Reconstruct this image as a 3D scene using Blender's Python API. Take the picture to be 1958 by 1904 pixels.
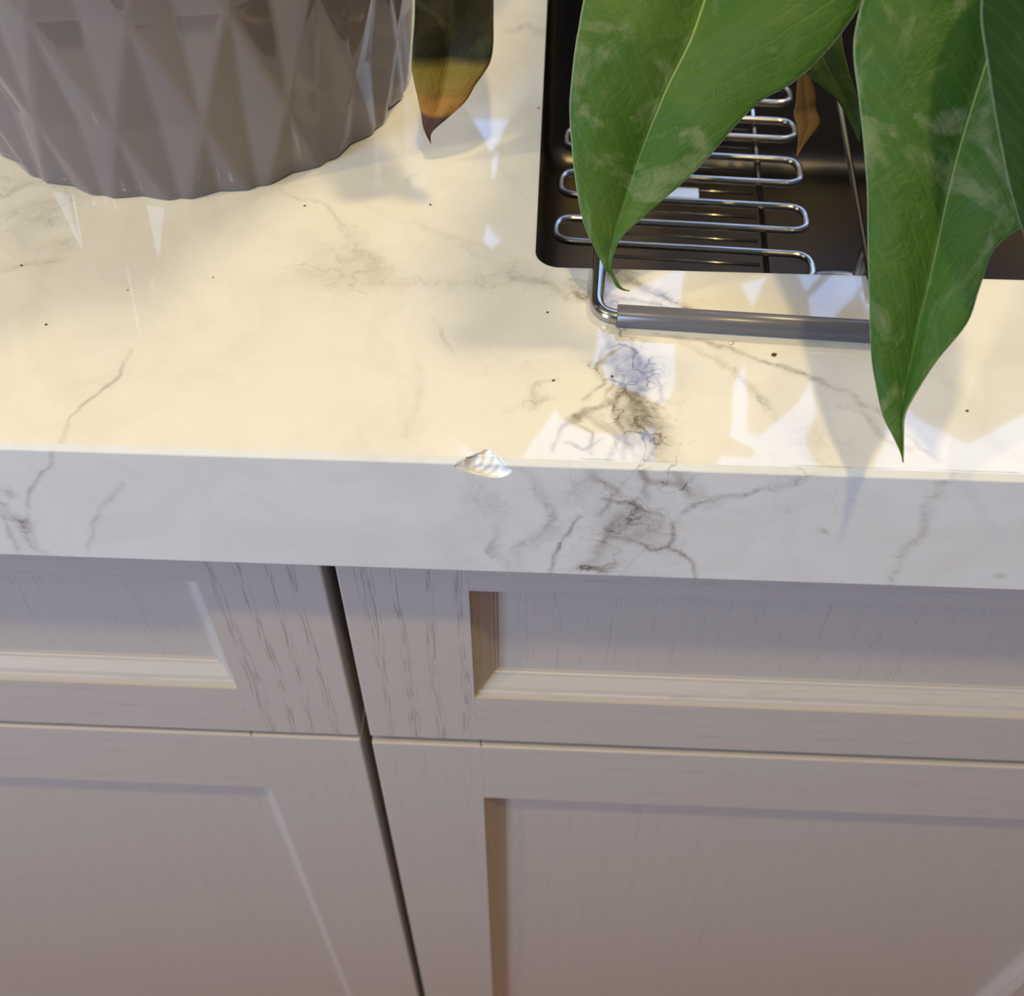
import bpy, bmesh, math, json
import numpy as np
from mathutils import Vector, Matrix
rad = math.radians
C = bpy.context.scene.collection
for o in list(bpy.data.objects): bpy.data.objects.remove(o, do_unlink=True)

# ---------------------------------------------------------------- camera, light, exposure
sc = bpy.context.scene
cam_d = bpy.data.cameras.new('camera'); cam = bpy.data.objects.new('camera', cam_d); C.objects.link(cam)
cam.location = [0.0, -0.21459, 1.14029]
cam.rotation_euler = (rad(40.0), 0, rad(2.46))
cam_d.sensor_fit = 'HORIZONTAL'; cam_d.sensor_width = 36; cam_d.lens = 2076/1958*36
cam_d.clip_start = .01
cam_d.dof.use_dof = True; cam_d.dof.focus_distance = .345; cam_d.dof.aperture_fstop = 18
sc.camera = cam
sc.view_settings.view_transform = 'Standard'; sc.view_settings.look = 'None'
sc.view_settings.exposure = 0.07; sc.view_settings.gamma = 1.0; sc.view_settings.use_curve_mapping = False
w = bpy.data.worlds.new('world'); sc.world = w; w.use_nodes = True
w.node_tree.nodes['Background'].inputs[0].default_value = (.62, .76, 1, 1)
w.node_tree.nodes['Background'].inputs[1].default_value = .15

def aim(o, target):
    o.rotation_euler = (Vector(target) - o.location).to_track_quat('-Z', 'Y').to_euler()
def lamp(name, loc, target, size, watts, col):
    d = bpy.data.lights.new(name, 'AREA'); d.shape = 'DISK'; d.size = size; d.energy = watts; d.color = col
    o = bpy.data.objects.new(name, d); C.objects.link(o); o.location = loc; aim(o, target); return o
WARM = (1.0, .77, .30)
lamp('ceiling_lamp', (.06, -.50, 2.38), (.0, .0, .9), .07, 9.3, WARM)           # in front of the counter, to the left
lamp('sink_lamp', (.40, .57, 1.78), (.0, .05, .9), .11, 5.2, (1.0, .80, .40))       # over the sink, to the right
lamp('side_lamp', (-1.15, -.52, 2.38), (-.1, .0, .9), .06, 6.6, WARM)
for lx, ly in ((-.35, -.9), (.55, -.75), (-1.7, -.2)): lamp('sparkle_lamp', (lx, ly, 2.38), (0, 0, .9), .03, 1.0, (1, .85, .6))  # tiny lamps added only for sparkle on the pot
d = bpy.data.lights.new('daylight', 'AREA'); d.shape = 'RECTANGLE'; d.size = .7; d.size_y = .8; d.energy = 58; d.color = (.50, .69, 1)
dl = bpy.data.objects.new('daylight', d); C.objects.link(dl); dl.location = (-2.0, -1.75, 1.48); aim(dl, (0, 0, .85))   # the window to the left

# ---------------------------------------------------------------- helpers
def tag(o, label=None, cat=None, group=None, kind=None):
    if label: o['label'] = label
    if cat: o['category'] = cat
    if group: o['group'] = group
    if kind: o['kind'] = kind
    return o
def empty(name, loc=(0, 0, 0), rz=0):
    o = bpy.data.objects.new(name, None); C.objects.link(o); o.location = loc; o.rotation_euler = (0, 0, rz); o.empty_display_size = .02
    return o
def mesh(name, v, f, mat=None, parent=None, smooth=False, world=True):
    me = bpy.data.meshes.new(name); me.from_pydata([tuple(p) for p in v], [], [tuple(q) for q in f]); me.update()
    if smooth: me.polygons.foreach_set('use_smooth', [True]*len(me.polygons))
    if mat: me.materials.append(mat)
    o = bpy.data.objects.new(name, me); C.objects.link(o)
    if parent:
        o.parent = parent
        if world: o.matrix_parent_inverse = parent_matrix(parent).inverted()
    return o
def parent_matrix(p):
    m = p.matrix_parent_inverse @ p.matrix_basis if p.parent else p.matrix_basis.copy()
    q = p.parent
    while q:
        m = q.matrix_basis @ m if not q.parent else q.matrix_parent_inverse @ q.matrix_basis @ m
        q = q.parent
    # rebuild from loc/rot because depsgraph is not evaluated yet
    return m
def bm_obj(name, bm, mat, parent=None, smooth=False):
    me = bpy.data.meshes.new(name); bm.normal_update(); bm.to_mesh(me); bm.free()
    if smooth: me.polygons.foreach_set('use_smooth', [True]*len(me.polygons))
    me.materials.append(mat)
    o = bpy.data.objects.new(name, me); C.objects.link(o)
    if parent:
        o.parent = parent; o.matrix_parent_inverse = parent_matrix(parent).inverted()
    return o
def box(bm, x0, x1, y0, y1, z0, z1, bev=0, seg=2):
    r = bmesh.ops.create_cube(bm, size=1)
    for v in r['verts']:
        v.co = Vector((x0+(v.co.x+.5)*(x1-x0), y0+(v.co.y+.5)*(y1-y0), z0+(v.co.z+.5)*(z1-z0)))
    if bev:
        es = list({e for v in r['verts'] for e in v.link_edges})
        bmesh.ops.bevel(bm, geom=es, offset=bev, segments=seg, profile=.5, affect='EDGES', clamp_overlap=True)
def tube(bm, pts, r, n=12, closed=False, radii=None):
    pts = [Vector(p) for p in pts]; N = len(pts); rings = []; up = None
    for i, p in enumerate(pts):
        a = pts[(i-1) % N] if closed or i > 0 else p
        b = pts[(i+1) % N] if closed or i < N-1 else p
        t = (b-a).normalized()
        if up is None:
            up = Vector((0, 0, 1)) if abs(t.z) < .9 else Vector((1, 0, 0))
        s = t.cross(up).normalized(); up = s.cross(t).normalized()
        rr = radii[i] if radii else r
        rings.append([bm.verts.new(p + rr*(math.cos(2*math.pi*k/n)*s + math.sin(2*math.pi*k/n)*up)) for k in range(n)])
    for i in range(N if closed else N-1):
        A, B = rings[i], rings[(i+1) % N]
        for k in range(n): bm.faces.new((A[k], A[(k+1) % n], B[(k+1) % n], B[k]))
    if not closed:
        bm.faces.new(rings[0]); bm.faces.new(rings[-1][::-1])
def fillet(pts, r, n=7, closed=False):
    P = [Vector(p) for p in pts]; out = []; N = len(P)
    for i in range(N):
        if not closed and i in (0, N-1): out.append(P[i]); continue
        a, b, c = P[i-1], P[i], P[(i+1) % N]
        u = (a-b); v = (c-b); d = min(r, u.length*.499, v.length*.499); u.normalize(); v.normalize()
        for k in range(n+1):
            t = k/n; out.append((b+u*d)*(1-t)**2 + 2*t*(1-t)*b*1.0 + (b+v*d)*t*t) if False else out.append(((b+u*d)*(1-t)**2) + (b*(2*t*(1-t))) + ((b+v*d)*t*t))
    return out
def smooth_curve(P, n):
    P = np.array(P, float); m = len(P); Q = np.vstack([2*P[0]-P[1], P, 2*P[-1]-P[-2]]); out = []
    for i in range(m-1):
        p0, p1, p2, p3 = Q[i:i+4]
        for k in range(n):
            t = k/n; out.append(.5*((2*p1)+(-p0+p2)*t+(2*p0-5*p1+4*p2-p3)*t*t+(-p0+3*p1-3*p2+p3)*t**3))
    out.append(P[-1]); return np.array(out)
rng = np.random.RandomState(7)
LAT = rng.rand(256, 256)
def vnoise(x, y):
    xi = np.floor(x).astype(int); yi = np.floor(y).astype(int); fx = x-xi; fy = y-yi
    fx = fx*fx*(3-2*fx); fy = fy*fy*(3-2*fy)
    g = lambda a, b: LAT[(a) % 256, (b) % 256]
    return (g(xi, yi)*(1-fx)+g(xi+1, yi)*fx)*(1-fy)+(g(xi, yi+1)*(1-fx)+g(xi+1, yi+1)*fx)*fy
def fbm(x, y, o=4):
    s = 0; a = .5; t = 0
    for i in range(o): s = s+a*vnoise(x*2**i+17*i, y*2**i+31*i); t += a; a *= .5
    return s/t

# ---------------------------------------------------------------- materials
class NT:
    def __init__(s, name):
        s.m = bpy.data.materials.new(name); s.m.use_nodes = True; s.t = s.m.node_tree; s.n = s.t.nodes; s.b = s.n['Principled BSDF']
    def node(s, t, **k):
        x = s.n.new(t)
        for a, v in k.items():
            if a.startswith('i_'): x.inputs[a[2:].replace('_', ' ')].default_value = v
            else: setattr(x, a, v)
        return x
    def link(s, a, b): s.t.links.new(a, b)
    def setb(s, **k):
        for a, v in k.items(): s.b.inputs[a.replace('_', ' ')].default_value = v
    def coords(s, scale=(1, 1, 1), kind='Object'):
        c = s.node('ShaderNodeTexCoord'); m = s.node('ShaderNodeMapping'); m.inputs['Scale'].default_value = scale
        s.link(c.outputs[kind], m.inputs['Vector']); return m.outputs[0]
    def noise(s, vec, scale, detail=4, rough=.5, dist=0):
        x = s.node('ShaderNodeTexNoise'); x.inputs['Scale'].default_value = scale; x.inputs['Detail'].default_value = detail
        x.inputs['Roughness'].default_value = rough; x.inputs['Distortion'].default_value = dist
        s.link(vec, x.inputs['Vector']); return x.outputs['Fac']
    def ramp(s, fac, stops):
        r = s.node('ShaderNodeValToRGB'); e = r.color_ramp.elements
        while len(e) < len(stops): e.new(.5)
        for q, (p, c) in zip(e, stops):
            q.position = p; q.color = (c, c, c, 1) if not isinstance(c, tuple) else (*c, 1)
        s.link(fac, r.inputs[0]); return r.outputs[0]
    def math(s, op, a, b=None, clamp=False):
        x = s.node('ShaderNodeMath', operation=op); x.use_clamp = clamp
        for i, v in enumerate((a, b)):
            if v is None: continue
            if isinstance(v, (int, float)): x.inputs[i].default_value = v
            else: s.link(v, x.inputs[i])
        return x.outputs[0]
    def mix(s, fac, a, b, typ='MIX'):
        x = s.node('ShaderNodeMix', data_type='RGBA', blend_type=typ)
        for i, v in ((0, fac), (6, a), (7, b)):
            if isinstance(v, (int, float)): x.inputs[i].default_value = v
            elif isinstance(v, tuple): x.inputs[i].default_value = (*v, 1)
            else: s.link(v, x.inputs[i])
        return x.outputs[2]
    def bump(s, h, strength, dist=.001):
        x = s.node('ShaderNodeBump'); x.inputs['Strength'].default_value = strength; x.inputs['Distance'].default_value = dist
        s.link(h, x.inputs['Height']); s.link(x.outputs[0], s.b.inputs['Normal'])
    def attr(s, name):
        return s.node('ShaderNodeAttribute', attribute_name=name).outputs['Fac']

def mat_plain(name, col, rough=.5, metal=0, spec=.5, **k):
    n = NT(name); n.setb(Base_Color=(*col, 1), Roughness=rough, Metallic=metal); n.b.inputs['Specular IOR Level'].default_value = spec
    v = n.coords(); f = n.noise(v, 60, 3)
    c = n.mix(n.math('MULTIPLY', f, .25), (*col,), tuple(x*.8 for x in col)); n.link(c, n.b.inputs['Base Color'])
    return n.m
def mat_marble():
    n = NT('polished_marble_porcelain')
    v = n.coords()
    f1 = n.noise(v, 26, 6, .6, 1.2); cloud = n.ramp(f1, [(.42, 0), (.75, 1)])
    base = n.mix(n.math('MULTIPLY', cloud, .20), (.76, .755, .74), (.44, .39, .33))
    fine = n.noise(v, 190, 6, .7, 1.5)
    f2 = n.ramp(n.noise(v, 85, 4, .5, .35), [(.475, 0), (.5, 1), (.525, 0)])
    a = n.attr('vein')
    k = n.math('MULTIPLY', a, n.math('ADD', n.math('MULTIPLY', n.ramp(fine, [(.3, 0), (.7, 1)]), .75), .55))
    k = n.math('ADD', k, n.math('MULTIPLY', n.math('MULTIPLY', f2, n.attr('smear')), .8), clamp=True)
    col = n.mix(k, base, (.20, .175, .16))
    chip = n.attr('chip')
    col = n.mix(chip, col, (.84, .83, .80))
    n.link(col, n.b.inputs['Base Color'])
    n.link(n.math('ADD', n.math('MULTIPLY', chip, .45), .045), n.b.inputs['Roughness'])
    n.bump(n.math('MULTIPLY', n.noise(v, 900, 3), chip), .25, .0004)
    return n.m
def mat_wood(name, axis, amt=1.0, cut=.50, warm=0):
    n = NT(name)
    s = {'z': (1, 1, 1/14), 'x': (1/14, 1, 1)}[axis]
    v = n.coords(s)
    if axis == 'z': v2 = n.coords((1, 1, .12))
    else: v2 = n.coords((.12, 1, 1))
    # growth rings: distorted bands; open pores sit in the bands
    wv = n.node('ShaderNodeTexWave', wave_type='BANDS', bands_direction='X' if axis == 'z' else 'Z')
    wv.inputs['Scale'].default_value = 26; wv.inputs['Distortion'].default_value = 9; wv.inputs['Detail'].default_value = 2
    wv.inputs['Detail Scale'].default_value = .9; n.link(v2, wv.inputs['Vector'])
    ring = n.ramp(wv.outputs['Fac'], [(.55, 0), (.9, 1)])
    if axis == 'z': v3 = n.coords((1, 1, 1/20))
    else: v3 = n.coords((1/20, 1, 1))
    pore = n.ramp(n.noise(v3, 1150, 2, .5, .3), [(cut, 0), (cut+.12, 1)])
    pr = n.math('MULTIPLY', n.math('MULTIPLY', ring, pore), amt)
    soft = n.noise(v, 60, 3)
    base = n.mix(n.math('MULTIPLY', soft, .35), (.51, .455, .42), (.47, .42, .39))
    col = n.mix(n.math('MULTIPLY', pr, .42), base, (.22, .20, .19))
    n.link(col, n.b.inputs['Base Color']); n.setb(Roughness=.42)
    n.b.inputs['Specular IOR Level'].default_value = .4
    h = n.math('SUBTRACT', n.math('MULTIPLY', soft, .3), pr)
    n.bump(h, .35, .0005)
    return n.m
def mat_pot():
    n = NT('glazed_ceramic'); n.setb(Base_Color=(.30, .26, .265, 1), Roughness=.075); n.b.inputs['Specular IOR Level'].default_value = .6
    v = n.coords(); c = n.mix(n.noise(v, 12, 3), (.185, .152, .152), (.17, .14, .142)); n.link(c, n.b.inputs['Base Color'])
    n.bump(n.noise(v, 200, 2, .5), .03, .0003)
    pass
    return n.m
def mat_metal(name, col, rough, sc_=400):
    n = NT(name); n.setb(Base_Color=(*col, 1), Roughness=rough, Metallic=1)
    v = n.coords((1, 1, 1)); f = n.noise(v, sc_, 3)
    n.link(n.math('ADD', n.math('MULTIPLY', f, rough*.4), rough*.8), n.b.inputs['Roughness']); return n.m
def mat_leaf(name, c0, c1, rough=.46, spec=.16, vein=(.30, .42, .12), tipc=None, dust_sheen=.35):
    n = NT(name); v = n.coords()
    f = n.noise(v, 22, 4, .55, .6)
    col = n.mix(n.ramp(f, [(.3, 0), (.7, 1)]), c0, c1)
    # side veins running off the midrib and fine quilting
    u = n.attr('leaf_u'); t = n.attr('leaf_t')
    au = n.math('ABSOLUTE', u)
    sv = n.math('ADD', n.math('MULTIPLY', t, 20.0), n.math('MULTIPLY', au, -5.0))
    sv = n.math('ADD', sv, n.math('MULTIPLY', n.noise(v, 60, 2), 1.2))
    fr = n.math('ABSOLUTE', n.math('SUBTRACT', n.math('FRACT', sv), .5))
    side = n.ramp(fr, [(0, 1), (.16, 0)])
    col = n.mix(n.math('MULTIPLY', side, .03), col, vein)
    mid = n.math('MULTIPLY', n.ramp(au, [(.004, 1), (.018, 0)]), n.ramp(t, [(.15, .15), (.45, 1)]))
    col = n.mix(n.math('MULTIPLY', mid, .75), col, vein)
    edge = n.ramp(au, [(.975, 0), (.995, 1)])
    col = n.mix(n.math('MULTIPLY', edge, .5), col, (.42, .48, .30))
    # pale dust and scuffs, with leaf sheen painted into the colour
    sc1 = n.noise(v, 30, 6, .6, 1.5); sc2 = n.noise(v, 130, 5, .65, 1.0)
    scuff_sheen = n.math('MULTIPLY', n.ramp(sc1, [(.52, 0), (.60, 1)]), n.ramp(sc2, [(.38, .35), (.6, 1)]))
    col = n.mix(n.math('MULTIPLY', scuff_sheen, dust_sheen), col, (.27, .30, .16))
    if tipc:
        band = n.math('ADD', n.attr('leaf_t'), n.math('MULTIPLY', n.noise(v, 90, 3), .03))
        for (p0, p1, cc) in tipc:
            col = n.mix(n.ramp(band, [(p0, 1), (p1, 0)]), col, cc)
    n.link(col, n.b.inputs['Base Color'])
    rg = n.math('ADD', n.math('MULTIPLY', scuff_sheen, .2), rough); n.link(rg, n.b.inputs['Roughness'])
    n.b.inputs['Specular IOR Level'].default_value = spec
    n.setb(Subsurface_Weight=.0)
    h = n.math('ADD', n.math('MULTIPLY', n.noise(v, 70, 4, .6, 1.0), 1.0), n.math('MULTIPLY', side, -.07))
    h = n.math('ADD', h, n.math('MULTIPLY', mid, -.6))
    h = n.math('ADD', h, n.math('MULTIPLY', n.noise(v, 240, 3, .6, .8), .22)); n.bump(h, .42, .0024)
    tr = n.node('ShaderNodeBsdfTranslucent'); n.link(col, tr.inputs[0]); mx = n.node('ShaderNodeMixShader'); mx.inputs[0].default_value = .10
    out = n.n['Material Output']; n.link(n.b.outputs[0], mx.inputs[1]); n.link(tr.outputs[0], mx.inputs[2]); n.link(mx.outputs[0], out.inputs['Surface'])
    return n.m

M = {}
M['marble'] = mat_marble()
M['wood_v'] = mat_wood('painted_oak_upright', 'z'); M['wood_d'] = mat_wood('painted_oak_door_stile', 'z', .45, .56)
M['wood_h'] = mat_wood('painted_oak_crosswise', 'x', .45, .54); M['wood_p'] = mat_wood('painted_oak_panel', 'z', .4, .56)
M['carcass'] = mat_plain('cabinet_board', (.30, .27, .26), .5)
M['pot'] = mat_pot()
M['chrome'] = mat_metal('polished_steel', (.50, .465, .41), .17)
M['sleeve'] = mat_plain('grey_silicone', (.125, .12, .135), .28)
M['sink'] = mat_metal('dark_sink_steel', (.17, .152, .138), .33)
M['glint'] = mat_metal('glint_metal', (.95, .84, .64), .5)  # cream brightness of a reflection is put into this colour
M['soil'] = mat_plain('potting_soil', (.035, .024, .016), .95)
M['crumb'] = mat_plain('crumb', (.07, .05, .035), .8)
M['droplet'] = mat_plain('dried_drop', (.62, .60, .55), .2)
M['plaster'] = mat_plain('wall_paint', (.55, .50, .44), .9)
M['floor'] = mat_plain('floor_tile', (.60, .33, .17), .5)
M['oak'] = mat_plain('brown_oak', (.34, .19, .10), .5)
M['frame'] = mat_plain('window_frame_paint', (.7, .7, .7), .5)
M['leaf'] = mat_leaf('leaf_green', (.038, .105, .012), (.080, .150, .026), dust_sheen=.45)
M['leaf2'] = mat_leaf('leaf_green_deep', (.028, .090, .012), (.058, .125, .020), dust_sheen=.5)
M['leaf3'] = mat_leaf('leaf_green_shaded', (.010, .038, .006), (.016, .048, .008), dust_sheen=.05, rough=.65, spec=.12)
M['leafdark'] = mat_leaf('leaf_dark', (.020, .050, .014), (.035, .070, .018), dust_sheen=.1, rough=.45)
M['leafold'] = mat_leaf('leaf_yellowing', (.014, .014, .006), (.022, .019, .007), dust_sheen=.1, rough=.6, spec=.12, vein=(.04, .04, .015),
                        tipc=[(.30, .34, (.20, .15, .03)), (.21, .27, (.34, .17, .035)), (.135, .15, (.10, .05, .04))])
M['leafdry'] = mat_leaf('leaf_dry', (.26, .12, .022), (.18, .08, .02), dust_sheen=0, rough=.6, vein=(.3, .16, .05))
M['petiole'] = mat_plain('petiole_green', (.12, .20, .05), .5)
n_ = NT('daylit_pane'); em = n_.node('ShaderNodeEmission'); em.inputs[0].default_value = (.32, .50, 1.0, 1); em.inputs[1].default_value = 4.9
n_.link(em.outputs[0], n_.n['Material Output'].inputs['Surface']); M['pane'] = n_.m

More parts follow.
